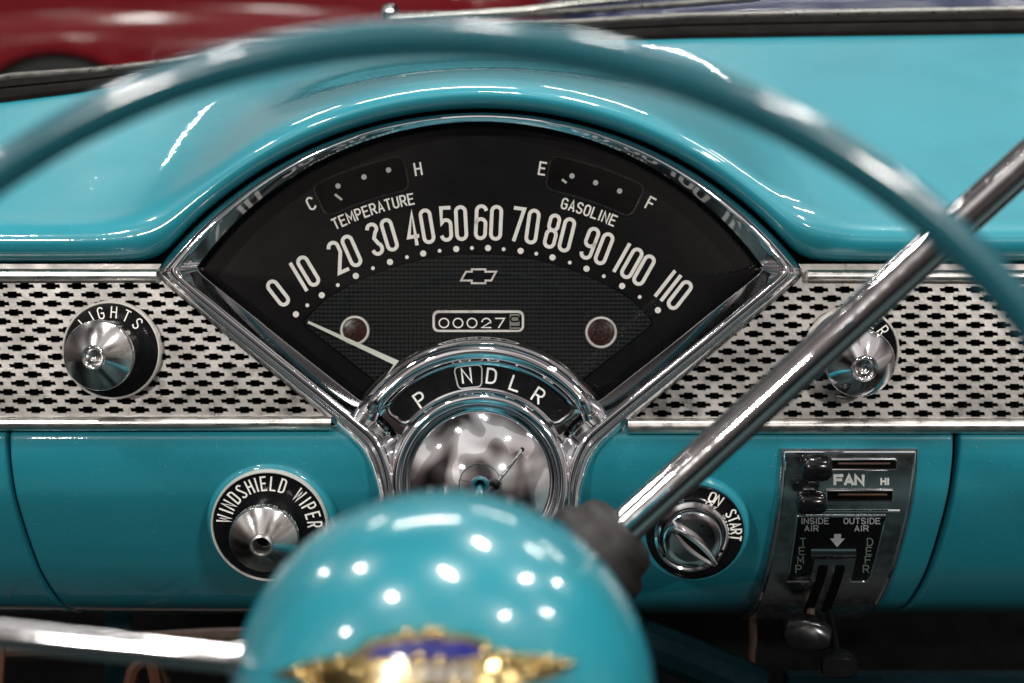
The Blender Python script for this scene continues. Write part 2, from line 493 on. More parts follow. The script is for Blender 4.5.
# dark body behind the trim and the cluster
ip = [(x, y-7) for x, y in E if -160 < x < 1190] + [(1190, 445), (-160, 445)]
MB().plate([C(x, y, D+.029) for x, y in ip], [C(x, y, D+.05) for x, y in ip]).build('inner_panel', M['dark'], dash)

def strip(path, w0, w1, hgt, name, mat, lab=None, d0=D, prof=None):
    """half-round moulding: path in px of its centre line, half width in px"""
    rows = []
    n = len(path)
    for i, (px, py) in enumerate(path):
        w = lerp(w0, w1, i/(n-1)); row = []
        for k in range(13):
            a = PI*k/12
            row.append(C(px, py - w*math.cos(a), d0 - hgt*math.sin(a)**.7))
        rows.append(row)
    mb = MB().grid(rows); mb.poly(rows[0]); mb.poly(rows[-1])
    return mb.build(name, mat, dash, angle=40, label=lab)
def seg(a, b, n=8): return [(lerp(a[0], b[0], k/n), lerp(a[1], b[1], k/n)) for k in range(n+1)]
strip(seg((-150, 275.5), (156, 275.5)), 7.5, 6.5, .006, 'moulding', M['steel'])
strip(seg((808, 276), (1190, 277)), 6.5, 7, .006, 'moulding', M['steel'])
strip(seg((-150, 424), (331, 423)), 7.2, 7.2, .008, 'moulding', M['steel'])
strip(seg((628, 426), (1190, 425.5)), 8, 8, .008, 'moulding', M['steel'])

# lower panel in three pieces with rolled edges at the seams
def lower_piece(p0, p1, name, lab, top=433):
    rowsv = [428] + [top + (613.4-top)*(k/56) for k in range(57)]
    xs = []
    for o, dp in ((0, .010), (0, .0045), (.5, .0022), (1.4, .0008), (2.8, .0001), (5, 0)): xs.append((p0+o, dp))
    nmid = 24
    for k in range(1, nmid): xs.append((lerp(p0+5, p1-5, k/nmid), 0))
    for o, dp in ((5, 0), (2.8, .0001), (1.4, .0008), (.5, .0022), (0, .0045), (0, .010)): xs.append((p1-o, dp))
    rows = []
    for i, py in enumerate(rowsv):
        rr = []
        tp = .004 if i == 0 else (.0022 if i == 1 else (.0002 if i == 2 else 0))
        for px, dp in xs: rr.append(Lx(px, py, -(dp+tp)))
        rows.append(rr)
    # returning lip underneath
    last = []
    _, y, z = Lc(512, 613.4)
    for px, dp in xs: last.append(T((px-512)*S, y+.03, z+.004))
    rows.append(last)
    return MB().grid(rows).build(name, M['paint'], dash, angle=50, label=lab)
lower_piece(-180, 6, 'side_panel', None)
lower_piece(8.6, 954.5, 'lower_panel', None)
lower_piece(959.5, 1220, 'glovebox_door', None)
# dark seam backing and under-dash flange
for a, b_ in ((2, 13), (950, 964)):
    MB().grid([[Lx(a, py, -.009), Lx(b_, py, -.009)] for py in range(430, 614, 6)]).build('seam_backing', M['dark'], dash)
# pressed rings in the paint around the two lower switches
SWAX = (-FWD*math.cos(math.radians(14)) - UP*math.sin(math.radians(14)))
def boss(o, R):
    MB().lathe([(R*S*1.15, -.060), (R*S*1.15, -.014), (R*S*1.135, -.0075), (R*S*1.11, -.0035), (R*S*1.07, -.0018), (R*S*1.02, -.0010), (R*S*.9, -.0010)], o, SWAX, 96).build('switch_boss', M['paint'], dash, angle=70)
WIP = C(270, 525, D+.0085); IGN = C(694.5, 531.5, D+.0085)
boss(WIP, 58); boss(IGN, 51)
# brackets far below
mb = MB()
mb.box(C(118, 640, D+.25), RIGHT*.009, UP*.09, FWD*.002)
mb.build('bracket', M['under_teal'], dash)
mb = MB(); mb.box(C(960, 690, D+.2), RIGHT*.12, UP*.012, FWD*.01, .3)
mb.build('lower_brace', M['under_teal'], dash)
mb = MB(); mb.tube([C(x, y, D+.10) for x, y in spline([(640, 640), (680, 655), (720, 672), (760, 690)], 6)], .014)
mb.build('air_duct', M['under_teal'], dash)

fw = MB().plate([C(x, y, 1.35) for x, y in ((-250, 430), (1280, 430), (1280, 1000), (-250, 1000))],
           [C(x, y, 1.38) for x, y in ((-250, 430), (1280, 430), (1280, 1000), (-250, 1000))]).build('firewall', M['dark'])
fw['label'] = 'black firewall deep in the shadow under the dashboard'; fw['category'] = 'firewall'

def wire(pts, r, mat, lab, d):
    o = MB().tube([C(x, y, d) for x, y in spline(pts, 8)], r, 8).build('wire', M[mat])
    o['label'] = lab; o['category'] = 'wire'
wire([(112, 720), (128, 690), (135, 668), (150, 660), (158, 690), (160, 720)], .0045, 'copper', 'orange looped wire under the chrome spoke at the lower left', D+.12)
wire([(170, 720), (168, 690), (160, 670), (150, 655), (146, 640)], .003, 'brown', 'thin brown wire hanging behind the orange looped wire', D+.16)
wire([(752, 612), (753, 640), (751, 660), (753, 720)], .0028, 'brown', 'thin brown wire hanging left of the heater lever knobs', D+.19)
wire([(1, 632), (2, 650), (0, 690), (2, 720)], .0025, 'copper', 'straight orange wire at the far left edge below the spoke', D+.12)

wire([(-40, 652), (60, 646), (150, 640), (240, 636), (330, 640)], .006, 'brown', 'thick dark cable running level behind the chrome spoke', D+.22)
# ================================================================== INSTRUMENT CLUSTER
clu = thing('instrument_cluster', 'fan shaped chrome speedometer cluster with black dial reading 0 to 110', 'instrument cluster', C(480, 575, D+.02))
def arcpts(cx, cy, r, x0, x1, n):
    a0 = math.asin((x0-cx)/r); a1 = math.asin((x1-cx)/r)
    return [(cx + r*math.sin(lerp(a0, a1, k/n)), cy - r*math.cos(lerp(a0, a1, k/n))) for k in range(n+1)]
NA = 60
outA = arcpts(480, 524, 411.5, 157.5, 802.5, NA)
inA = arcpts(480, 469, 347, 198, 762, NA)
outB = spline([(802.5, 268.5), (799, 280), (760, 314), (700, 364), (640, 413), (612, 437), (596, 455), (587, 478), (582, 505), (578, 580)], 8)
inB = spline([(762, 268), (756, 276), (722, 303), (670, 345), (618, 386), (597, 402), (570, 422), (556, 450), (552, 490), (550, 580)], 8)
mir = lambda L: [(960-x, y) for x, y in reversed(L)]
outer = mir(outB) + outA + outB
inner = mir(inB) + inA + inB
prof = [(0, .008), (0, 0), (.015, -.0028), (.05, -.0045), (.21, -.0086), (.24, -.0088), (.262, -.0080), (.275, -.0068), (.29, -.0068), (.305, -.0080), (.33, -.0088), (.44, -.0091), (.49, -.0086), (.53, -.0074), (.57, -.0062), (.96, -.0008), (1.0, .0006), (1.0, .006)]
rows = []
for (ox, oy), (ix, iy) in zip(outer, inner):
    w = math.hypot(ox-ix, oy-iy); hs = max(.45, min(1.0, w/33))
    rows.append([C(lerp(ox, ix, t), lerp(oy, iy, t), D + (y*hs if y < 0.0004 else y)) for t, y in prof])
MB().grid(rows).build('bezel', M['chrome'], clu, angle=50)
# black inner wall of the cavity
def offset_poly(P, k):
    out = []
    for i in range(len(P)):
        a = P[max(0, i-1)]; b_ = P[min(len(P)-1, i+1)]
        dx, dy = b_[0]-a[0], b_[1]-a[1]; l = math.hypot(dx, dy) or 1
        out.append((P[i][0] - dy/l*k, P[i][1] + dx/l*k))
    return out
cav = [p for p in mir(inB) if p[1] < 404] + inA + [p for p in inB if p[1] < 404]
fl = offset_poly(cav, 9)
mid = offset_poly(cav, 1.0)
MB().grid([[C(x, y, D+.0004) for x, y in cav], [C(x, y, D+.010) for x, y in mid], [C(x, y, D+.0235) for x, y in fl]]).build('dial_surround', M['gloss_black'], clu)
DD = D + .022
MB().plate([C(x, y, DD) for x, y in cav], [C(x, y, DD+.004) for x, y in cav]).build('dial_plate', M['dial_black'], clu, angle=20)

# inner woven fan
fan = arcpts(478, 534, 281, 322, 634, 40)
left = spline([(384, 389), (345, 358), (312, 332), (304, 324), (305, 318), (322, 301)], 6)
fanp = left[:-1] + fan + [(956-x, y) for x, y in reversed(left[:-1])]
cen = (478, 330)
def shr(k): return [(x + (cen[0]-x)*k, y + (cen[1]-y)*k) for x, y in fanp]
mb = MB(); mb.grid([[C(x, y, DD-.0002) for x, y in fanp], [C(x, y, DD-.0017) for x, y in shr(.003)], [C(x, y, DD-.0021) for x, y in shr(.005)], [C(x, y, DD-.0017) for x, y in shr(.014)]], close_u=True)
mb.build('fan_rim', M['dark'], clu, angle=10)
MB().poly([C(x, y, DD-.0018) for x, y in shr(.012)]).build('woven_panel', M['mesh_dial'], clu, angle=20)
FD = DD - .0018   # surface of the fan

nums = [('0', 278, 293, -38), ('10', 305, 273, -31), ('20', 344.5, 254, -24), ('30', 382, 237, -16.5), ('40', 419.5, 227.5, -9.5), ('50', 453.5, 223.5, -3), ('60', 488.5, 222.5, 2.5), ('70', 525, 225.5, 8), ('80', 559.5, 233, 14), ('90', 597, 246, 21), ('100', 634, 264.5, 29.5), ('110', 674, 290.5, 38)]
for txt, px, py, ang in nums:
    mb = MB()
    w, h, t = 9.4, 31.5, 3.65
    pitch = 15.2
    adv = [7.4 if c == '1' else pitch for c in txt]
    if txt == '100': adv = [9, 14, 14]
    x = -sum(adv)/2
    for c, a in zip(txt, adv):
        cx = x + a/2; x += a
        ca, sa = math.cos(math.radians(ang)), math.sin(math.radians(ang))
        hh = h*.86 if len(txt) == 1 else (h*1.02 if 15 > abs(ang) else h*.97)
        ww = 8.6 if c == '1' else w
        put_char(mb, c, ww if c != '1' else 4, hh, t if c != '4' else 3.6, px + cx*ca, py + cx*sa, ang, flat(DD))
    mb.build('speed_numeral', M['cream'], clu, angle=20)
big = [(295.9, 314.3), (321.8, 295.2), (355.8, 275.9), (390, 262), (423.2, 253.5), (456.2, 249), (488, 248), (520.6, 250.9), (552.5, 257.4), (586.5, 268.7), (622.1, 286), (657.9, 310.2)]
small = [(307.3, 305.3), (337.8, 285.1), (372.9, 268.2), (407, 257.2), (439.6, 250.8), (471.9, 248), (503.7, 249.2), (536.3, 253.7), (569.8, 262.6), (603.8, 276.2), (639.7, 297)]
mb = MB()
for x, y in big: disc(mb, x, y, 3.1, flat(DD))
for x, y in small: disc(mb, x, y, 1.9, flat(DD))
mb.build('scale_dots', M['cream'], clu, angle=20, label='row of large and small dots under the numerals')

def sector(cx, cy, r0, r1, a0, a1, rc, n=18):
    """rounded ring-sector outline in px (angles clockwise from up)"""
    P = []
    def pt(r, a): return (cx + r*math.sin(math.radians(a)), cy - r*math.cos(math.radians(a)))
    da0 = math.degrees(rc/r0); da1 = math.degrees(rc/r1)
    for k in range(n+1): P.append(pt(r1, lerp(a0+da1, a1-da1, k/n)))
    P.append(pt(r1 - rc*.3, a1-da1*.3)); P.append(pt(r1-rc, a1))
    P.append(pt(r0+rc, a1)); P.append(pt(r0+rc*.3, a1-da0*.3))
    for k in range(n+1): P.append(pt(r0, lerp(a1-da0, a0+da0, k/n)))
    P.append(pt(r0+rc*.3, a0+da0*.3)); P.append(pt(r0+rc, a0))
    P.append(pt(r1-rc, a0)); P.append(pt(r1-rc*.3, a0+da1*.3))
    return P
for nm, a0, a1, dots, tick, txt, l0, l1, amid, lab in (
    ('temperature_gauge', -25.6, -11.2, [(338, 186), (364, 177), (388.5, 170)], [(335, 194.5), (342, 200)], 'TEMPERATURE', ('C', 311, 203.5, -26.5), ('H', 418, 169, -9.5), -18.0, 'temperature gauge window with three dots, left half of dial'),
    ('fuel_gauge', 11.0, 25.8, [(572, 176), (595.6, 182.7), (619.6, 191)], [(562, 179.5), (566.5, 183)], 'GASOLINE', ('E', 542.5, 168.5, 9.5), ('F', 650.5, 203.5, 27.5), 19.0, 'gasoline gauge window with three dots, right half of dial')):
    sec = sector(478, 534, 351, 386, a0, a1, 7)
    g = MB(); g.tube([C(x, y, DD-.0006) for x, y in sec], .0007, 6, closed=True)
    go = g.build(nm, M['gauge_frame'], clu, label=lab)
    MB().poly([C(x, y, DD-.0003) for x, y in sec]).build('gauge_window', M['dark'], go, angle=20)
    mb = MB()
    for x, y in dots: disc(mb, x, y, 2.7, flat(DD-.0003))
    mb.build('gauge_dots', M['grey_print'], go, angle=20)
    mb = MB(); mb.tube([C(tick[0][0], tick[0][1], DD-.0012), C(tick[1][0], tick[1][1], DD-.0012)], .0008, 6)
    mb.build('pointer', M['needle'], go)
    mb = MB()
    put_arc(mb, txt, 5.0, 10.2, 1.7, 478, 534, 341.5, amid, flat(DD), gap=.52, span=(14.6 if txt[0] == 'T' else 9.9))
    for ch, x, y, a in (l0, l1): put_char(mb, ch, 6.0, 12, 1.9, x, y, a, flat(DD))
    mb.build('gauge_lettering', M['cream'], go, angle=20)

# bow shaped emblem on the fan
ox, oy = 478.6, 276.3
bow = [(-17.5, 4.2), (-12.6, -4.6), (-6.8, -4.6), (-6.8, -7), (6.8, -7), (6.8, -4.6), (17.5, -4.6), (12.6, 4.2), (6.8, 4.2), (6.8, 6.9), (-6.8, 6.9), (-6.8, 4.2)]
mb = MB(); ribbon(mb, [(x, y) for x, y in bow], True, 1.9, lambda x, y, l: C(ox+x, oy+y, FD-l), .0008)
mb2 = MB(); ribbon(mb2, [(x, y) for x, y in bow], True, 2.6, lambda x, y, l: C(ox+x, oy+y, FD-l), .0003)
eo = mb.build('emblem_outline', M['silver'], clu, angle=20)
MB().poly([C(ox+x*.9, oy+y*.85, FD-.0004) for x, y in bow]).build('emblem_field', M['gloss_black'], eo, angle=20)

# odometer
def rrect(x0, y0, x1, y1, r, n=5):
    P = []
    for cx, cy, a in ((x1-r, y0+r, -90), (x1-r, y1-r, 0), (x0+r, y1-r, 90), (x0+r, y0+r, 180)):
        for k in range(n+1): P.append((cx + r*math.cos(math.radians(a+90*k/n)), cy + r*math.sin(math.radians(a+90*k/n))))
    return P
R0 = rrect(432, 310, 524.5, 332.5, 6); R1 = rrect(435.2, 313.4, 521.5, 329.6, 4)
mb = MB(); mb.grid([[C(x, y, FD+.0004) for x, y in R0], [C(x, y, FD-.0014) for x, y in rrect(432.6, 310.6, 523.9, 331.9, 6)], [C(x, y, FD-.0014) for x, y in rrect(434.6, 312.8, 522, 330.2, 4.4)], [C(x, y, FD-.0002) for x, y in R1]], close_u=True)
od = mb.build('odometer', M['silver'], clu, angle=40, label='silver framed mileage counter reading 00027')
MB().poly([C(x, y, FD-.0003) for x, y in R1]).build('counter_window', M['gloss_black'], od, angle=20)
for k, ch in enumerate('00027'):
    mb = MB(); xx = (443.9, 458, 472, 486.3, 500)[k]
    put_char(mb, ch, 9.6 if ch == '0' else 9.0, 9.2, 1.25, xx, 323, 0, flat(FD-.0004))
    mb.build('counter_digit', M['grey_print'] if 0 else M['cream'], od, angle=20)
MB().plate([C(x, y, FD-.0009) for x, y in ((509.6, 314), (519.6, 314), (519.6, 329), (509.6, 329))], [C(x, y, FD-.0002) for x, y in ((509.6, 314), (519.6, 314), (519.6, 329), (509.6, 329))]).build('tenths_drum', M['drum'], od)
mb = MB(); put_char(mb, '0', 5.2, 8.6, 1.5, 515, 319, 90, flat(FD-.0009)); put_char(mb, '1', 4, 8.6, 1.5, 515, 326.5, 90, flat(FD-.0009))
mb.build('tenths_digit', M['dial_black'], od, angle=20)

# warning lamps
for (px, py, r) in ((355, 330.5, 15.2), (601, 332.5, 16.4)):
    o = C(px, py, FD); mb = MB()
    mb.lathe([(r*S, -.0003), (r*S, .0012), ((r-1)*S, .0018), ((r-2.2)*S, .0018), ((r-3)*S, .001), ((r-3)*S, -.0003)], o, -FWD, 40)
    lo = mb.build('warning_lamp', M['silver'], clu, label='round warning lamp on the %s of the odometer' % ('left' if px < 480 else 'right'))
    MB().lathe([((r-2.6)*S, .0004), ((r-8)*S, .0008), (0.00001, .0009)], o, -FWD, 40).build('lamp_lens', M['red_lens'], lo)

# needle
a = Vector((308, 322)); b_ = Vector((412, 370))
dv = (b_-a).normalized(); nv = Vector((-dv.y, dv.x))
top = [a+nv*1.3, b_+nv*3.2, b_-nv*3.2, a-nv*1.3]
MB().plate([C(p.x, p.y, FD-.0045) for p in top], [C(p.x, p.y, FD-.0037) for p in top]).build('speed_needle', M['needle'], clu)
# dial glass
gc = (480, 300)
def glass_rows(dy):
    rr = []
    for q in (1, .9, .8, .7, .6, .5, .4, .3, .2, .1, .01):
        rr.append([C(gc[0]+(x-gc[0])*q, gc[1]+(y-gc[1])*q, D+.0065-.0055*(1-q*q)+dy) for x, y in cav])
    return rr
MB().grid(glass_rows(0) + list(reversed(glass_rows(.0015))), close_u=True).build('dial_glass', M['lens'], clu, angle=60)

# gear quadrant collar and column bowl
GO = (480, 482)
def ring_rows(prof, a0, a1, n):
    def tap(a):
        if prof[0][0] < 140: return 1
        q = max(0, min(1, (abs(math.degrees(a))-51)/15)); return 1 - .92*q*q*(3-2*q)
    return [[C(GO[0] + r*math.sin(lerp(a0, a1, k/n)), GO[1] - r*math.cos(lerp(a0, a1, k/n)), D + (y*tap(lerp(a0, a1, k/n)) if y < 0 and r > 90 else y)) for k in range(n+1)] for r, y in prof]
col_prof = [(146, .018), (145, .002), (143, -.004), (139, -.0095), (134, -.0125), (129, -.0135), (125, -.0125), (121.5, -.009), (120, -.004), (119, -.001), (105, -.0012), (92, -.001), (91, -.004), (89, -.0085), (86, -.0105), (82, -.0110), (79, -.0100), (77.5, -.0075), (77, -.002), (76.8, .004)]
MB().grid(ring_rows(col_prof, math.radians(-67), math.radians(67), 84)).build('gear_collar', M['smooth_chrome'], clu, angle=60)
inn = [(92, -.002), (91, -.004), (89, -.0085), (86, -.0105), (82, -.0110), (79, -.0100), (77.5, -.0075), (77, -.002), (76.8, .004)]
MB().grid(ring_rows(inn, math.radians(60), math.radians(300), 80)).build('bowl_rim', M['smooth_chrome'], clu, angle=60)
sec = sector(GO[0], GO[1], 92.5, 119, -53, 53, 7, 30)
gwo = MB().plate([C(x, y, D-.0032) for x, y in sec], [C(x, y, D-.0005) for x, y in sec]).build('gear_window', M['gloss_black'], clu)
MB().tube([C(x, y, D-.0034) for x, y in sec], .0013, 8, closed=True).build('window_frame', M['smooth_chrome'], gwo)
for ch, px, py, ang in (('P', 420.5, 399.5, -35), ('N', 466.5, 375.5, -7), ('D', 491.5, 376, 6.5), ('L', 515.5, 383.5, 19), ('R', 538.5, 395.5, 33)):
    mb = MB(); put_char(mb, ch, 8.6, 14, 2.0, px, py, ang, flat(D-.0032))
    mb.build('gear_letter', M['white'], gwo, angle=20)
# small clear pointer frame between N and D
mb = MB(); mb.tube([C(x, y, D-.0040) for x, y in sector(GO[0], GO[1], 95, 117, -13, 1, 4, 8)], .00045, 6, closed=True)
mb.build('gear_pointer', M['grey_print'], gwo)
CA = math.radians(43)
MB().lathe([(77.2*S, -.006), (77.2*S, .0)] + [(76.6*S*math.sin(CA*q/24)/math.sin(CA), .0012 + 76.6*S/math.sin(CA)*(math.cos(CA*q/24)-math.cos(CA))) for q in range(24, 0, -1)] + [(.00001, .0012 + 76.6*S/math.sin(CA)*(1-math.cos(CA)))], C(480, 482, D-.0045), -FWD, 96).build('column_bowl', M['smooth_chrome'], clu, angle=60)
# fill behind the neck
MB().poly([C(x, y, D+.006) for x, y in ((372, 400), (588, 400), (600, 440), (580, 470), (578, 580), (382, 580), (380, 470), (360, 440))]).build('neck_plate', M['chrome'], clu)

# ================================================================== KNOBS
def on_px(base_c, ax, r_px_list): pass
def knob_axis(b, t): return (t-b).normalized(), (t-b).length

def ring_surf(o, ax, h):
    """surface for lettering on a flat ring: local px offsets"""
    ax = ax.normalized(); u = (RIGHT - ax*RIGHT.dot(ax)).normalized(); v = u.cross(ax)
    if v.dot(UP) < 0: v = -v
    return lambda x, y, lf: o + ax*(h+lf) + u*(x*S) - v*(y*S)

def escutcheon(t, o, ax, R, txt, tw, th, tt, tr, amid, span, disc_r=None, lip=M['silver'], extra=None, k=1.0):
    MB().lathe([((R-2.0)*S*k, -.004), (R*S*k, -.002), (R*S*k, .0025), ((R-.8)*S*k, .0034), ((R-1.8)*S*k, .0034), ((R-2.4)*S*k, .0022)], o, ax, 96).build('rim', lip, t)
    fo = MB().lathe([((R-2.2)*S*k, -.002), ((R-2.2)*S*k, .0022), ((R-8)*S*k, .0026), (8*S, .0026)], o, ax, 96).build('face_ring', M['gloss_black'], t)
    mb = MB()
    sf0 = ring_surf(o, ax, .0026)
    sf = lambda x, y, lf: sf0(x*k, y*k, lf)
    if txt: put_arc(mb, txt, tw, th, tt, 0, 0, tr, amid, sf, span=span)
    if extra: extra(mb, sf)
    mb.build('lettering', M['cream'], fo, angle=20)
def cone_knob(t, o, ax, r, h_skirt, h_cone, r_top, mat, cup=True, skirt=True):
    MB().lathe([(r*.86*S, .002), (r*.86*S, h_skirt-.006), (r*.98*S, h_skirt-.005), (r*S, h_skirt-.003), (r*S, h_skirt), (r*.985*S, h_skirt+.0010), (r*.96*S, h_skirt+.0016),
                ((r_top+1.2)*S, h_cone), ((r_top+.6)*S, h_cone)], o, ax, 96).build('knob', mat, t, angle=28)
    if cup: prof = [((r_top+.8)*S, h_cone-.001), ((r_top+.8)*S, h_cone+.0008), ((r_top-.6)*S, h_cone+.0016), ((r_top-2.4)*S, h_cone+.001), ((r_top-4.5)*S, h_cone-.0012), (r_top*.35*S, h_cone-.003), (.00001, h_cone-.0034)]
    else: prof = [((r_top+.8)*S, h_cone-.001), ((r_top+.6)*S, h_cone+.0006), ((r_top-1.2)*S, h_cone+.0010), ((r_top-2.6)*S, h_cone-.0004), ((r_top-3)*S, h_cone-.009), (.00001, h_cone-.0092)]
    MB().lathe(prof, o, ax, 48).build('centre_cap' if cup else 'centre_hole', mat if cup else M['steel'], t, angle=45)
    if not cup:
        MB().lathe([((r_top-3.2)*S, h_cone-.0088), (.00001, h_cone-.0088)], o, ax, 32).build('hole_floor', M['dark'], t)

b0 = C(112.5, 350, D-.001); t0 = C(92.5, 358, .862)
ax, L = knob_axis(b0, t0)
t = thing('headlight_knob', 'conical polished light switch knob on black ring lettered LIGHTS', 'knob', b0)
escutcheon(t, b0, ax, 49.5, 'LIGHTS', 5.2, 11, 1.25, 38.5, 1, 108)
cone_knob(t, b0, ax, 34.5, .026, L-.002, 11, M['turned'])

b0 = C(851, 352, D-.001); t0 = C(865.5, 370, .864)
ax, L = knob_axis(b0, t0)
t = thing('lighter_knob', 'mirror polished conical knob half hidden behind the chrome lever', 'knob', b0)
escutcheon(t, b0, ax, 47.5, 'LIGHTER', 5.2, 11, 1.25, 37.5, 0, 122)
cone_knob(t, b0, ax, 34, .024, L-.003, 12, M['smooth_chrome'])

b0 = WIP; ax = SWAX; L = .033
t = thing('wiper_switch', 'conical aluminium knob with hollow centre on ring lettered WINDSHIELD WIPER', 'knob', b0)
escutcheon(t, b0, ax, 57.5, 'WINDSHIELD WIPER', 4.6, 13.5, 1.7, 44.5, 3, 180, k=1.03)
cone_knob(t, b0, ax, 34.5, .022, L-.001, 10.5, M['turned'], cup=False)

# ignition switch
b0 = IGN; ax = SWAX
t = thing('ignition_switch', 'round chrome ignition switch on black ring lettered ON and START', 'ignition switch', b0)
def ign(mb, sf):
    put_arc(mb, 'ON', 5.6, 10, 1.7, 0, 0, 41.8, 28, sf, span=20)
    put_arc(mb, 'START', 4.4, 10.5, 1.6, 0, 0, 41.3, 78, sf, span=47)
    put_arc(mb, 'OFF', 5, 10, 1.7, 0, 0, 41.8, -30, sf, span=26)
escutcheon(t, b0, ax, 49.5, '', 0, 0, 0, 0, 0, 0, extra=ign, lip=M['gloss_black'])
MB().lathe([(38.5*S, .0), (38.5*S, .006), (37*S, .0085), (34.5*S, .0095), (32*S, .0088), (30.5*S, .007), (30*S, .0105), (29*S, .0122), (26.5*S, .013), (20*S, .0134), (.00001, .0138)], b0 + RIGHT*(-4.5*S) - UP*(.5*S), ax, 80).build('switch_body', M['smooth_chrome'], t, angle=30)
u = (RIGHT - ax*RIGHT.dot(ax)).normalized(); v = u.cross(ax); v = v if v.dot(UP) > 0 else -v
hc = b0 + RIGHT*(-4.5*S) - UP*(.5*S) + ax*.016
al = math.radians(-41)
hd = u*math.cos(al) + v*math.sin(al); hn = -u*math.sin(al) + v*math.cos(al)
def lens_out(L_, W_, n=12):
    P = []
    for k in range(n+1): P.append((lerp(-L_, L_, k/n), W_*(1-(lerp(-1, 1, k/n))**2)*.75 + W_*.25))
    return P + [(x, -y) for x, y in reversed(P)]
ho = lens_out(30, 8); hi = lens_out(28, 6); hg = lens_out(22, 2.8)
pp = lambda P, h: [hc + hd*(x*S) + hn*(y*S) + ax*h for x, y in P]
mb = MB(); mb.grid([pp(ho, -.004), pp(ho, .006), pp(lens_out(29.4, 7.4), .0075), pp(hi, .008), pp(hg, .0074), pp(hg, .004)], close_u=True)
ho_ = mb.build('turn_handle', M['smooth_chrome'], t, angle=35)
MB().poly(pp(hg, .0042)).build('key_slot', M['dark'], ho_)
for a_ in (60, 20, 215, -25):
    c_ = b0 + RIGHT*(-4.5*S) - UP*(.5*S) + ax*.0096 + (u*math.cos(math.radians(a_)) + v*math.sin(math.radians(a_)))*(33*S if a_ in (215, -25) else 18*S)
    c_ = c_ if a_ in (215, -25) else c_ + ax*.0037
    MB().lathe([(1.7*S, .0), (1.7*S, .0003), (.00001, .0003)], c_, ax, 12).build('rivet', M['dark'], t)

# ================================================================== HEATER CONTROL
b0 = Lp(825, 612, 0)
t = thing('heater_control', 'chrome heater control plate with black lettered panel and lever slots', 'heater control', b0)
def band(p0, p1, y0, y1, off, n=24, thick=.002, ins=1.2):
    """conformal slab between plane columns p0..p1"""
    mb = MB(); rows = []
    ys = [lerp(y0, y1, k/n) for k in range(n+1)]
    def ring(py, o0, o1): return [Lx(p0, py, o0), Lx(p0+.4, py, o1-.0004), Lx(p0+ins, py, o1), Lx(lerp(p0, p1, .33), py, o1), Lx(lerp(p0, p1, .66), py, o1), Lx(p1-ins, py, o1), Lx(p1-.4, py, o1-.0004), Lx(p1, py, o0)]
    rows = [[p for p in ring(ys[0], off-thick, off-thick+.0004)]] + [ring(py, off-thick, off) for py in ys] + [ring(ys[-1], off-thick, off-thick+.0004)]
    mb.grid(rows); return mb
band(780, 917, 448, 612.5, .004, thick=.006).build('control_plate', M['plate'], t, angle=30)
# raised bright edge lines
mb = MB()
def lx_path(pts, off): return [Lx(x, y, off) for x, y in pts]
for xx in (784, 913):
    mb.tube(lx_path([(xx, y) for y in range(451, 612, 5)], .0042), .0008, 6)
mb.tube(lx_path([(784, 451), (913, 451)], .0042), .0008, 6)
mb.build('edge_bead', M['smooth_chrome'], t)
def from_px(pts, off): return [Lp(x, y, off) for x, y in pts]
def quad_plate(pts, off, th, name, mat, par, ang=30):
    return MB().plate(from_px(pts, off), from_px(pts, off-th)).build(name, mat, par, angle=ang)
for y0, y1, x0, x1 in ((459.5, 469.5, 826, 896), (490.5, 500.5, 826, 893)):
    fr = rrect(x0, y0, x1, y1, 1.5, 3)
    mb = MB(); mb.tube([Lp(x, y, .0044) for x, y in fr], .0006, 6, closed=True)
    so = mb.build('lever_slot', M['smooth_chrome'], t)
    MB().poly([Lp(x, y, .0043) for x, y in rrect(x0+.5, y0+.5, x1-.5, y1-.5, 1.5, 3)]).build('slot_gap', M['dark'], so)
    MB().tube([Lp(x0+12, (y0+y1)/2-.8, .0046), Lp(x1-6, (y0+y1)/2-.8, .0046)], .0007, 6).build('slide_rail', M['brown'], so)
MB().tube(lx_path([(806, 505.5), (893+12, 505.5)], .0042), .0009, 6).build('trim_bead', M['smooth_chrome'], t)
# inverted U label panel, following the roll of the plate
def upanel(off):
    mb = MB()
    def strip2(xa, xb, ya, yb, n=10):
        mb.grid([[Lx(lerp(*xa, k/n), lerp(ya, yb, k/n), off), Lx(lerp(*xb, k/n), lerp(ya, yb, k/n), off)] for k in range(n+1)])
    strip2((802, 804), (892, 892), 510.5, 547)
    strip2((804, 806), (829, 830), 547, 575)
    strip2((872, 874), (892, 892), 547, 575)
    return mb
lab = upanel(.0043).build('label_panel', M['gloss_black'], t, angle=20)
mb = MB()
for path in ([(802, 510.5), (892, 510.5), (892, 540), (892, 575), (873, 575)], [(829, 575), (806, 575), (804, 547), (802, 510.5)]):
    q = []
    for a_, c_ in zip(path, path[1:]): q += seg(a_, c_, 6)[:-1]
    q.append(path[-1]); mb.tube(lx_path(q, .0044), .0006, 6)
mb.build('panel_edge', M['smooth_chrome'], lab)
sf = lambda x, y, lf: Lp(x, y, .0043+lf)
mb = MB()
put_line(mb, 'INSIDE', 4.1, 5.4, 1.0, 815, 521, sf, gap=.42); put_line(mb, 'AIR', 4.3, 5.4, 1.0, 811.5, 528.3, sf, gap=.42)
put_line(mb, 'OUTSIDE', 4.1, 5.4, 1.0, 862, 521, sf, gap=.42); put_line(mb, 'AIR', 4.3, 5.4, 1.0, 861.5, 528.3, sf, gap=.42)
mb.poly([sf(x, y, .0003) for x, y in ((834, 534), (841, 534), (841, 538.5), (845, 538.5), (837, 547), (830, 538.5), (834, 538.5))])
mb.build('lettering', M['grey_print'], lab, angle=20)
mb = MB()
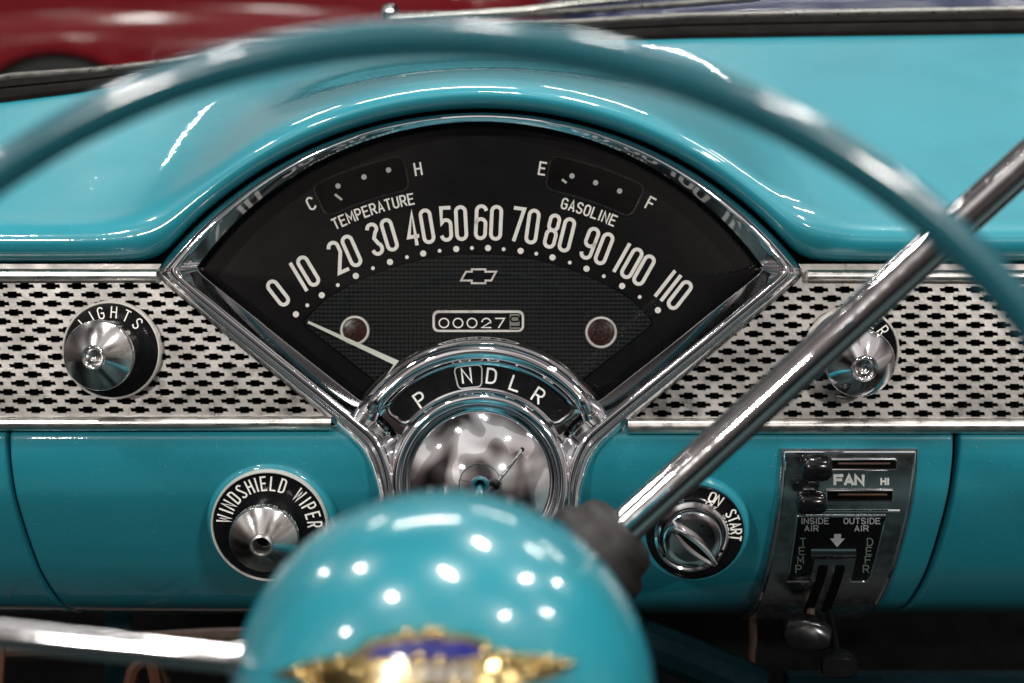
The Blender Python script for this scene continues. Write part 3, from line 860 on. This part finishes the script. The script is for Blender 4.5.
for grp in ((('T', 803, 542), ('E', 802, 551), ('M', 800.5, 560), ('P', 798.5, 569)), (('D', 870, 542), ('E', 869, 551), ('F', 868, 560), ('R', 866, 569))):
    mb = MB()
    for ch, x, y in grp: put_char(mb, ch, 5.4 if ch != 'M' else 4.6, 7.2, 1.0, x, y, 0, sf)
    mb.build('side_lettering', M['dim_print'], lab, angle=20)
mb = MB()
sf2 = lambda x, y, lf: Lp(x, y, .0040+lf)
put_line(mb, 'FAN', 7.6, 8.6, 2.9, 849, 480, sf2, gap=.36)
put_line(mb, 'HI', 4.4, 6, 1.7, 885, 481.5, sf2, gap=.45)
mb.build('lettering', M['white'], t, angle=20)
MB().grid([[Lp(x, y, o) for x, y in seg((811, 0), (856, 0), 4) for y in (yy,)] for yy, o in ((548, .0043), (549, .007), (553, .008), (558, .0068), (559.5, .0043))]).build('bracket_bar', M['smooth_chrome'], t)
for xt, xb in ((823.5, 808), (840.5, 825)):
    n = 12
    MB().grid([[Lp(lerp(xt, xb, (k/n)**1.25)+o, lerp(567, 612, k/n), .0046) for o in (-4.6, 4.6)] for k in range(n+1)]).build('curved_slot', M['dark'], t)
# levers and knobs
def knob_blob(name, parent, o, ax_, ay_, az_, bev=.75, mat=M['gloss_black'], lab=None):
    return MB().box(o, ax_, ay_, az_, bev).build(name, mat, parent, angle=50, label=lab)
def barrel(parent, o, half, rad, lab):
    pr = []
    for k in range(17):
        q = lerp(-1, 1, k/16); pr.append((max(1e-5, rad*(1-abs(q)**9)**.5*(.92+.08*math.cos(q*2.2))), half*q))
    return MB().lathe(pr, o, RIGHT, 32).build('lever_knob', M['gloss_black'], parent, label=lab)
k1 = barrel(t, Lp(816, 468, .016), 16*S, 14.5*S, 'upper black slide knob beside the word FAN')
MB().box(Lp(816, 466, .008), RIGHT*.003, UP*.002, FWD*.008).build('lever_stem', M['steel'], k1)
k2 = barrel(t, Lp(811, 503, .015), 15.5*S, 12.5*S, 'second black slide knob below the word FAN')
MB().box(Lp(811, 500, .008), RIGHT*.003, UP*.002, FWD*.008).build('lever_stem', M['steel'], k2)
def lower_lever(x0, y0, kx, ky, kd, w, h, lab, tilt, sm='tan'):
    p0 = Lp(x0, y0, .003); p1 = C(kx, ky, kd)
    st = MB().tube([p0, lerp(p0, p1, .5) - FWD*.004, p1], .0025, 8)
    # knob: flattened wedge that widens towards the driver
    rows = []
    u_ = (RIGHT*math.cos(tilt) - UP*math.sin(tilt)); v_ = (UP*math.cos(tilt) + RIGHT*math.sin(tilt))
    for k in range(13):
        q = k/12; ww = w*S*(.35 + .65*math.sin(min(1, q*1.15)*PI/2))*(1 if q < .93 else .92)
        hh = h*S*(.5 + .5*math.sin(q*PI*.8))*(1 if q < .93 else .85)
        c_ = p1 + FWD*(.020*(1-q)) - FWD*.006 + UP*(.004*(1-q))
        rows.append([c_ + u_*ww*math.copysign(abs(math.cos(a_))**.6, math.cos(a_)) + v_*hh*math.copysign(abs(math.sin(a_))**.6, math.sin(a_)) for a_ in [2*PI*j/28 for j in range(28)]])
    mb = MB().grid(rows, close_u=True); mb.poly(rows[0]); mb.poly(rows[-1])
    ko = mb.build('lever_knob', M['gloss_black'], t, angle=40, label=lab)
    st.build('lever_stem', M[sm], ko)
lower_lever(811, 608, 806, 634, D+.075, 27, 18, 'black wedge knob on the left temperature lever', .18)
lower_lever(828, 608, 838, 666, D+.075, 20, 14, 'black square knob on the lower defroster lever', 0, 'gloss_black')

# ================================================================== STEERING COLUMN, LEVER
ax0 = C(443, 706, .50); ax1 = C(480, 486, .875)
AX = (ax1-ax0).normalized()
cl = thing('steering_column', 'turquoise steering column behind the wheel hub, passing under the dashboard', 'steering column', C(462, 690, .95))
CX = (C(462, 690, .95)-ax0); Lc_ = CX.length; CX.normalize()
MB().lathe([(.019, .03), (.019, Lc_*.55), (.0205, Lc_*.6), (.0205, Lc_+.10)], ax0, CX, 48).build('column_tube', M['wheel_paint'], cl)
MB().lathe([(.0215, Lc_*.62), (.024, Lc_*.64), (.024, Lc_*.74), (.0215, Lc_*.76)], ax0, CX, 48).build('column_collar', M['wheel_paint'], cl)

lv = thing('gear_lever', 'long chrome gear lever rising from a rubber boot at the right of the wheel hub', 'gear lever', C(586, 562, .73))
pA = C(590, 560, .70); pB = C(1120, 76, .67)
ctl = [pA, lerp(pA, pB, .5), pB]
path = [lerp(pA, pB, k/24) for k in range(25)]
MB().tube(path, [lerp(.0081, .0080, k/24) for k in range(25)], 32).build('lever_rod', M['lever_chrome'], lv)
LA = (pB-pA).normalized()
MB().lathe([(.011, -.021), (.020, -.017), (.0246, -.011), (.0254, -.004), (.0244, .001), (.0205, .0035), (.0200, .0075), (.0185, .011), (.0150, .0135), (.0105, .0145), (.0080, .0148)], C(603, 548, .70), LA, 40).build('rubber_boot', M['rubber'], lv, angle=60)
MB().tube([C(601, 549, .705), C(540, 610, .72), C(470, 650, .72)], .010, 16).build('lever_arm', M['rubber'], lv)
MB().lathe([(.0095, -.004), (.014, .002), (.0165, .012), (.0150, .022), (.008, .029), (.00001, .030)], pB, LA, 32).build('lever_knob', M['gloss_black'], lv)

# ================================================================== STEERING WHEEL
def on_axis(d):
    return None
wh = thing('steering_wheel', 'turquoise steering wheel with thin rim, domed hub and gold crest', 'steering wheel', ax0)
RD = .418
rc = C(436, 801, RD); RR = 753*S*RD/D
u = (RIGHT - AX*RIGHT.dot(AX)).normalized(); v = AX.cross(u); v = v if v.dot(UP) > 0 else -v
N = 200
rt = 19.0*S*.435/D
rows = []
for k in range(N):
    a = 2*PI*k/N
    e = u*math.cos(a) + v*math.sin(a); c_ = rc + e*RR
    rows.append([c_ + e*(rt*math.cos(b_)) + AX*(rt*1.02*math.sin(b_)) for b_ in [2*PI*j/24 for j in range(24)]])
MB().grid(rows, close_u=True, close_v=True).build('rim', M['rim_shaded_paint'], wh, angle=60)
# hub dome
hr = 214*S*.5/D
hub = MB().lathe([(hr*.55, .035), (hr*.9, .03), (hr*.985, .018), (hr, .004), (hr*.995, -.004), (hr*.965, -.0150), (hr*.90, -.0260), (hr*.80, -.0358), (hr*.66, -.0445), (hr*.50, -.0505), (hr*.32, -.0545), (hr*.15, -.0562), (.00001, -.0567)], ax0, AX, 96).build('hub_cap', M['wheel_paint'], wh, angle=70)
# spoke (one straight chrome bar each side)
pl = rc - u*(RR-.004) + v*.075
def spoke(sgn):
    a_ = C(250, 661, .485) if sgn < 0 else C(650, 742, .485)
    e_ = C(-14, 633.5, .462) if sgn < 0 else C(905, 772, .462)
    dr = (e_-a_).normalized()
    far = a_ + dr*((rc - a_).length*.0 + .10)
    # run on to the rim circle
    t_ = .02
    q = a_
    while t_ < .4:
        q = a_ + dr*t_; r_ = q - rc; r_ = r_ - AX*r_.dot(AX)
        if r_.length > RR-.002: break
        t_ += .002
    q2 = q + AX*((rc-q).dot(AX))
    path = [a_ - dr*.03, a_, a_ + dr*.03, lerp(a_, q, .5), lerp(a_, q, .8) , lerp(q, q2, .6) , q2]
    pth = [Vector(p) for p in spline([tuple(p) for p in path], 8)]
    sp_ = MB().tube(pth, .0041, 20, flat=.8).build('spoke', M['lever_chrome'], wh)
    MB().lathe([(.0048, -.006), (.0056, -.002), (.0056, .003), (.0048, .006)], a_, dr, 24).build('spoke_ferrule', M['smooth_chrome'], sp_)
spoke(-1); spoke(1)
# horn ring stub under the spoke
# crest badge on the dome
def dome(px, py, lift=0.0):
    """point of the hub dome seen at (px, py), pushed out by lift"""
    o = T(0, -D, 0); d_ = (C(px, py, .5) - o).normalized()
    pr = [(hr*.995, -.004), (hr*.965, -.0150), (hr*.90, -.0260), (hr*.80, -.0358), (hr*.66, -.0445), (hr*.50, -.0505), (hr*.32, -.0545), (hr*.15, -.0562), (0, -.0567)]
    t_ = .3
    while t_ < .7:
        q = o + d_*t_; w_ = q - ax0; h_ = w_.dot(AX); r_ = (w_ - AX*h_).length
        # dome height at r_
        hd_ = table([(a_, b2) for a_, b2 in sorted(pr)], r_)
        if h_ >= hd_ and r_ < hr: break
        t_ += .0004
    return q - AX*lift - UP*0
def badge_plate(outline, lift, name, mat, par):
    cx = sum(p[0] for p in outline)/len(outline); cy = sum(p[1] for p in outline)/len(outline)
    rows = []
    for s_, l_ in ((1.0, -.001), (1.0, lift*.7), (.96, lift), (.7, lift), (.4, lift), (.05, lift)):
        rows.append([dome(cx+(x-cx)*s_, cy+(y-cy)*s_, l_) for x, y in outline])
    mb = MB().grid(rows, close_u=True); mb.poly(rows[-1])
    return mb.build(name, mat, par, angle=35)
wing = [(272, 672), (310, 659), (350, 652), (385, 646), (425, 643), (465, 646), (505, 650), (545, 654), (577, 660), (560, 672), (520, 686), (480, 700), (430, 712), (380, 702), (330, 690)]
bd = badge_plate(wing, .003, 'badge', M['gold'], hub)
shield = [(352, 652), (366, 640), (392, 632), (430, 629), (470, 632), (490, 640), (498, 652), (486, 668), (462, 680), (430, 692), (396, 680), (366, 666)]
badge_plate(shield, .0045, 'shield_border', M['gold'], bd)
field = [(366, 650), (376, 642), (400, 637), (430, 635), (466, 637), (482, 643), (486, 650), (466, 653), (430, 655), (385, 654)]
badge_plate(field, .0056, 'shield_field', M['blue'], bd)
stripes = MB()
for k in range(7):
    xx = 384 + k*14
    stripes.tube([dome(xx, y, .0052) for y in (660, 668, 676)], .0011, 8)
stripes.build('shield_stripes', M['silver'], bd)
mb = MB()
for xx, yy, r_ in [(408, 631, 6), (430, 630, 7), (440, 630.5, 6), (300, 668, 6), (320, 663, 5), (340, 659, 6), (486, 652, 7), (505, 655, 8), (522, 658, 6), (548, 659, 7), (563, 660, 5), (420, 656, 8), (440, 657, 7), (310, 678, 7), (500, 676, 8), (530, 670, 7), (360, 670, 6), (455, 680, 9), (400, 690, 8)]:
    c_ = dome(xx, yy, .0042)
    mb.lathe([(r_*.0003, -.002), (r_*.0003, .0006), (r_*.00022, .0013), (.00001, .0017)], c_, -AX, 14)
mb.build('badge_beads', M['gold'], bd, angle=60)

# ================================================================== WINDSHIELD BASE AND BACKGROUND
ws = thing('windshield', 'curved windshield glass in a black rubber gasket above the dash top', 'windshield', T(0, .22, .2))
bl = [c for i, c in enumerate(backline) if i % 3 == 0]
bl = [c for c in bl if -.6 < c[0] < .75]
# gasket height in px, by px
GT = [(-100, 20), (0, 23), (100, 19), (250, 13), (400, 15), (520, 18), (700, 21), (1024, 22), (1300, 22)]
gr = []
for X, y, z in bl:
    k = S*(D+y)/D; px = 512 + X/k; g = 1.3*table(GT, px)*k
    col = []
    for f, dy in ((-.15, .004), (-.05, -.002), (.12, -.004), (.35, -.0035), (.52, -.001), (.56, .003), (.60, -.001), (.8, .000), (.97, .004), (1.0, .010)):
        col.append(T(X, y+dy+.02*max(0, f), z + g*f*1.02))
    gr.append(col)
MB().grid(gr).build('gasket', M['gasket'], ws, angle=40)
# bright reveal strip outside the gasket
path = []
for X, y, z in bl:
    k = S*(D+y)/D; px = 512 + X/k; g = 1.3*table(GT, px)*k
    path.append(T(X, y+.028, z + g*1.10))
MB().tube(path, .0023, 8).build('reveal_strip', M['steel'], ws)
rows = []
for X, y, z in bl:
    k = S*(D+y)/D; px = 512 + X/k; g = 1.3*table(GT, px)*k
    rows.append([T(X, y+.014-.10*f+.05*f*f, z + g + .36*f) for f in [j/8 for j in range(9)]])
MB().grid(rows).build('glass_pane', M['windshield'], ws, angle=80)
# cowl vent panel outside
rows = []
for X, y, z in bl:
    k = S*(D+y)/D; px = 512 + X/k; g = 1.3*table(GT, px)*k
    rows.append([T(X, y+.034, z+g*.9), T(X, y+.08, z+g*.9+.004), T(X, y+.16, z + g*.9 + .012), T(X, y+.17, z + g*.9 - .06)])
MB().grid(rows).build('cowl_panel', M['gasket'], ws)

wa = MB().tube([C(390, 19, 1.22), C(455, 14.5, 1.23), C(520, 10.5, 1.24), C(580, 3, 1.25), C(700, -8, 1.25)], .0026, 10, flat=.6).build('wiper_arm', M['steel'], ws)
MB().tube([C(420, 19, 1.235), C(520, 15, 1.245), C(640, 7, 1.255), C(760, -2, 1.26)], .0022, 8).build('wiper_blade', M['steel'], wa)
MB().lathe([(.006, 0), (.0075, .004), (.006, .010), (.00001, .012)], C(390, 19, 1.225), UP, 20).build('pivot', M['smooth_chrome'], wa)

# cars in the hall beyond: lofted bodies
def car(name, lab, cat, mat, x0, x1, yn, zb, wheels, group=None):
    """body side faces the camera; x0..x1 length, yn near face, zb ground level, in world coordinates"""
    root = thing(name, lab, cat, Vector(((x0+x1)/2, yn+.9, zb)))
    sec = [(.25, .10), (.32, .03), (.45, .0), (.62, -.03), (.74, -.02), (.80, .015), (.84, .03), (.90, .02), (.96, .05), (1.0, .14), (1.03, .35)]
    rows = []
    n = 40
    for i in range(n+1):
        f = i/n; x = lerp(x0, x1, f)
        e = min(1, f*9)*min(1, (1-f)*9); e = math.sqrt(max(0, 1-(1-e)**2))
        drop = .10*(abs(f-.5)*2)**2
        row = [Vector((x, yn + y_ + (1-e)*.35, zb + z_ - drop*max(0, (z_-.5)*2))) for z_, y_ in sec]
        row += [Vector((x, 2*yn+1.8 - p.y, p.z)) for p in reversed(row)]
        rows.append(row)
    mb = MB().grid(rows); mb.poly(rows[0]); mb.poly(rows[-1])
    mb.build('body', mat, root, angle=50)
    rows = []
    for i in range(13):
        f = i/12; x = lerp(lerp(x0, x1, .3), lerp(x0, x1, .78), f); hgt = .42*math.sin(PI*min(1, max(0.0, f)))**.5
        rows.append([Vector((x, yn+.32+.2*q*0 + (1.16*q), zb+1.0 + hgt*math.sin(PI*q)**.35)) for q in [j/12 for j in range(13)]])
    MB().grid(rows).build('cabin_roof', mat, root)
    for wx in wheels:
        c_ = Vector((wx, yn-.02, zb+.33)); AXW = Vector((0, -1, 0))
        MB().lathe([(.40, -.03), (.40, .035), (.36, .04), (.345, .02)], c_, AXW, 40).build('wheel_arch', mat, root)
        MB().lathe([(.385, .0), (.385, .03), (.00001, .031)], c_, AXW, 40).build('arch_gap', M['dark'], root)
        w_ = MB().lathe([(.20, .02), (.22, .05), (.27, .06), (.31, .055), (.33, .035), (.33, .0)], c_, AXW, 40).build('wheel', M['tyre'], root)
        MB().lathe([(.21, .03), (.19, .045), (.10, .04), (.06, .06), (.00001, .07)], c_, AXW, 32).build('wheel_disc', M['steel'], w_)
    return root
pw = C(58, 37, 5.6)        # top of the wheel arch
car('red_car', 'dark red car blurred beyond the windshield at the upper left', 'car', M['red_car'], pw.x-.75, pw.x+1.72, pw.y, pw.z-.73, [pw.x, pw.x+1.3])
pq = C(860, 4, 6.5)
car('blue_car', 'blue car, out of focus, beyond the windshield at the upper right', 'car', M['blue_car'], pq.x-1.2, pq.x+2.6, pq.y+1.0, pq.z-1.0, [pq.x-.5, pq.x+1.9])

# ================================================================== LIGHT
w = bpy.data.worlds.new('World'); scn.world = w; w.use_nodes = True
nt = w.node_tree; bg = nt.nodes['Background']
tc = node(nt, 'ShaderNodeTexCoord')
sx = node(nt, 'ShaderNodeSeparateXYZ'); nt.links.new(tc.outputs['Generated'], sx.inputs[0])
mr = node(nt, 'ShaderNodeMapRange'); mr.inputs[1].default_value = -1; mr.inputs[2].default_value = 1
nt.links.new(sx.outputs['Z'], mr.inputs[0])
back = ramp(nt, mr.outputs[0], [(0.0, (.075, .13, .136)), (.40, (.10, .145, .15)), (.50, (.15, .145, .145)), (.62, (.27, .26, .258)), (.69, (.50, .49, .48)), (1.0, (.30, .30, .31))])
front = ramp(nt, mr.outputs[0], [(0.0, (.010, .012, .012)), (.47, (.08, .07, .065)), (.56, (.15, .13, .125)), (.68, (.09, .09, .095)), (1.0, (.20, .20, .21))])
my = node(nt, 'ShaderNodeMapRange'); my.inputs[1].default_value = -.45; my.inputs[2].default_value = .1
nt.links.new(sx.outputs['Y'], my.inputs[0])
mf = node(nt, 'ShaderNodeMix', data_type='RGBA'); nt.links.new(my.outputs[0], mf.inputs[0]); nt.links.new(back, mf.inputs[6]); nt.links.new(front, mf.inputs[7])
c1 = mf.outputs[2]
mp = node(nt, 'ShaderNodeMapping'); mp.inputs['Scale'].default_value = (1, 1, 1.5)
nt.links.new(tc.outputs['Generated'], mp.inputs['Vector'])
ns = node(nt, 'ShaderNodeTexNoise', Scale=1.5, Detail=0.5, Distortion=.3); nt.links.new(mp.outputs[0], ns.inputs['Vector'])
c2 = ramp(nt, ns.outputs['Fac'], [(.32, (.30, .25, .25)), (.40, (.70, .63, .61)), (.50, (1.0, .97, .94)), (.62, (1.25, 1.22, 1.18))])
# cloudy noise invented for the chrome to reflect, in place of the hall
mv = node(nt, 'ShaderNodeMapping'); mv.inputs['Scale'].default_value = (2.6, 2.6, 1.1); mv.inputs['Rotation'].default_value = (.2, .3, .5)
nt.links.new(tc.outputs['Generated'], mv.inputs['Vector'])
vo = node(nt, 'ShaderNodeTexNoise', Scale=.75, Detail=.6, Distortion=.5)
nt.links.new(mv.outputs[0], vo.inputs['Vector'])
c3 = ramp(nt, vo.outputs['Fac'], [(.33, (.12, .11, .11)), (.43, (.62, .57, .56)), (.52, (1.0, .98, .96)), (.575, (1.12, 1.1, 1.08)), (.60, (2.1, 2.07, 2.03))])
mx = node(nt, 'ShaderNodeMix', data_type='RGBA', blend_type='MULTIPLY'); mx.inputs['Factor'].default_value = 1
nt.links.new(c1, mx.inputs[6]); nt.links.new(c2, mx.inputs[7])
mx2 = node(nt, 'ShaderNodeMix', data_type='RGBA', blend_type='MULTIPLY'); mx2.inputs['Factor'].default_value = 1
nt.links.new(mx.outputs[2], mx2.inputs[6]); nt.links.new(c3, mx2.inputs[7])
nt.links.new(mx2.outputs[2], bg.inputs['Color']); bg.inputs['Strength'].default_value = 1.0

def lamp(loc, sx_, sy_, power, col=(1, .97, .93), target=None, rz=0):
    l = bpy.data.lights.new('hall_lamp', 'AREA'); l.shape = 'RECTANGLE'; l.size = sx_; l.size_y = sy_
    l.energy = power; l.color = col
    o = bpy.data.objects.new('hall_lamp', l); o.location = loc; COL.objects.link(o)
    o.rotation_euler = (0, 0, rz)
    if target is not None:
        o.rotation_euler = (target - Vector(loc)).to_track_quat('-Z', 'Y').to_euler()
    return o
Z = H + 3.6
for x_, y_, dz, p_ in ((-3.9, -2.2, 0, 26), (-2.6, .9, .1, 34), (-1.5, -1.2, -.1, 30), (.1, -.4, 0, 34), (.9, 1.5, -.1, 34),
                       (2.1, -1.9, .1, 26), (2.5, .5, 0, 34), (4.3, 2.0, .1, 34), (-4.6, 2.9, -.1, 34), (3.9, -.6, 0, 30)):
    lamp((x_, y_, Z + dz), random.uniform(.32, .6), random.uniform(.08, .13), p_*1.17, rz=random.uniform(-.9, .9))
lamp((-.65, 3.7, Z), 1.9, .3, 62)
lamp((2.9, 3.2, Z), .8, .22, 26)
lamp((-2.6, 6.2, Z), .8, .10, 22, rz=.2)
lamp((1.6, 7.4, Z), 1.7, .10, 40, rz=-.1)
lamp((4.2, 5.4, Z), 1.4, .10, 36)
for x_, p_ in ((-2.4, 155), (2.9, 155)):
    lamp((x_, -6.0, Z - .2), .5, .25, p_, target=Vector((0, 0, H)))

# ================================================================== CAMERA
cam = bpy.data.cameras.new('Camera'); co = bpy.data.objects.new('Camera', cam); COL.objects.link(co)
cam.sensor_width = 36; cam.lens = 36*D/(1024*S)
co.location = T(0, -D, 0); co.rotation_euler = (PI/2 - PITCH, 0, 0)
cam.clip_start = .01; cam.clip_end = 100
cam.dof.use_dof = True; cam.dof.focus_distance = D; cam.dof.aperture_fstop = 7.0
scn.camera = co
scn.render.engine = 'CYCLES'
scn.cycles.use_denoising = True
scn.cycles.max_bounces = 10
scn.cycles.transparent_max_bounces = 12
scn.cycles.sample_clamp_indirect = 8
scn.view_settings.view_transform = 'Standard'; scn.view_settings.look = 'None'
scn.view_settings.exposure = 0; scn.view_settings.gamma = 1
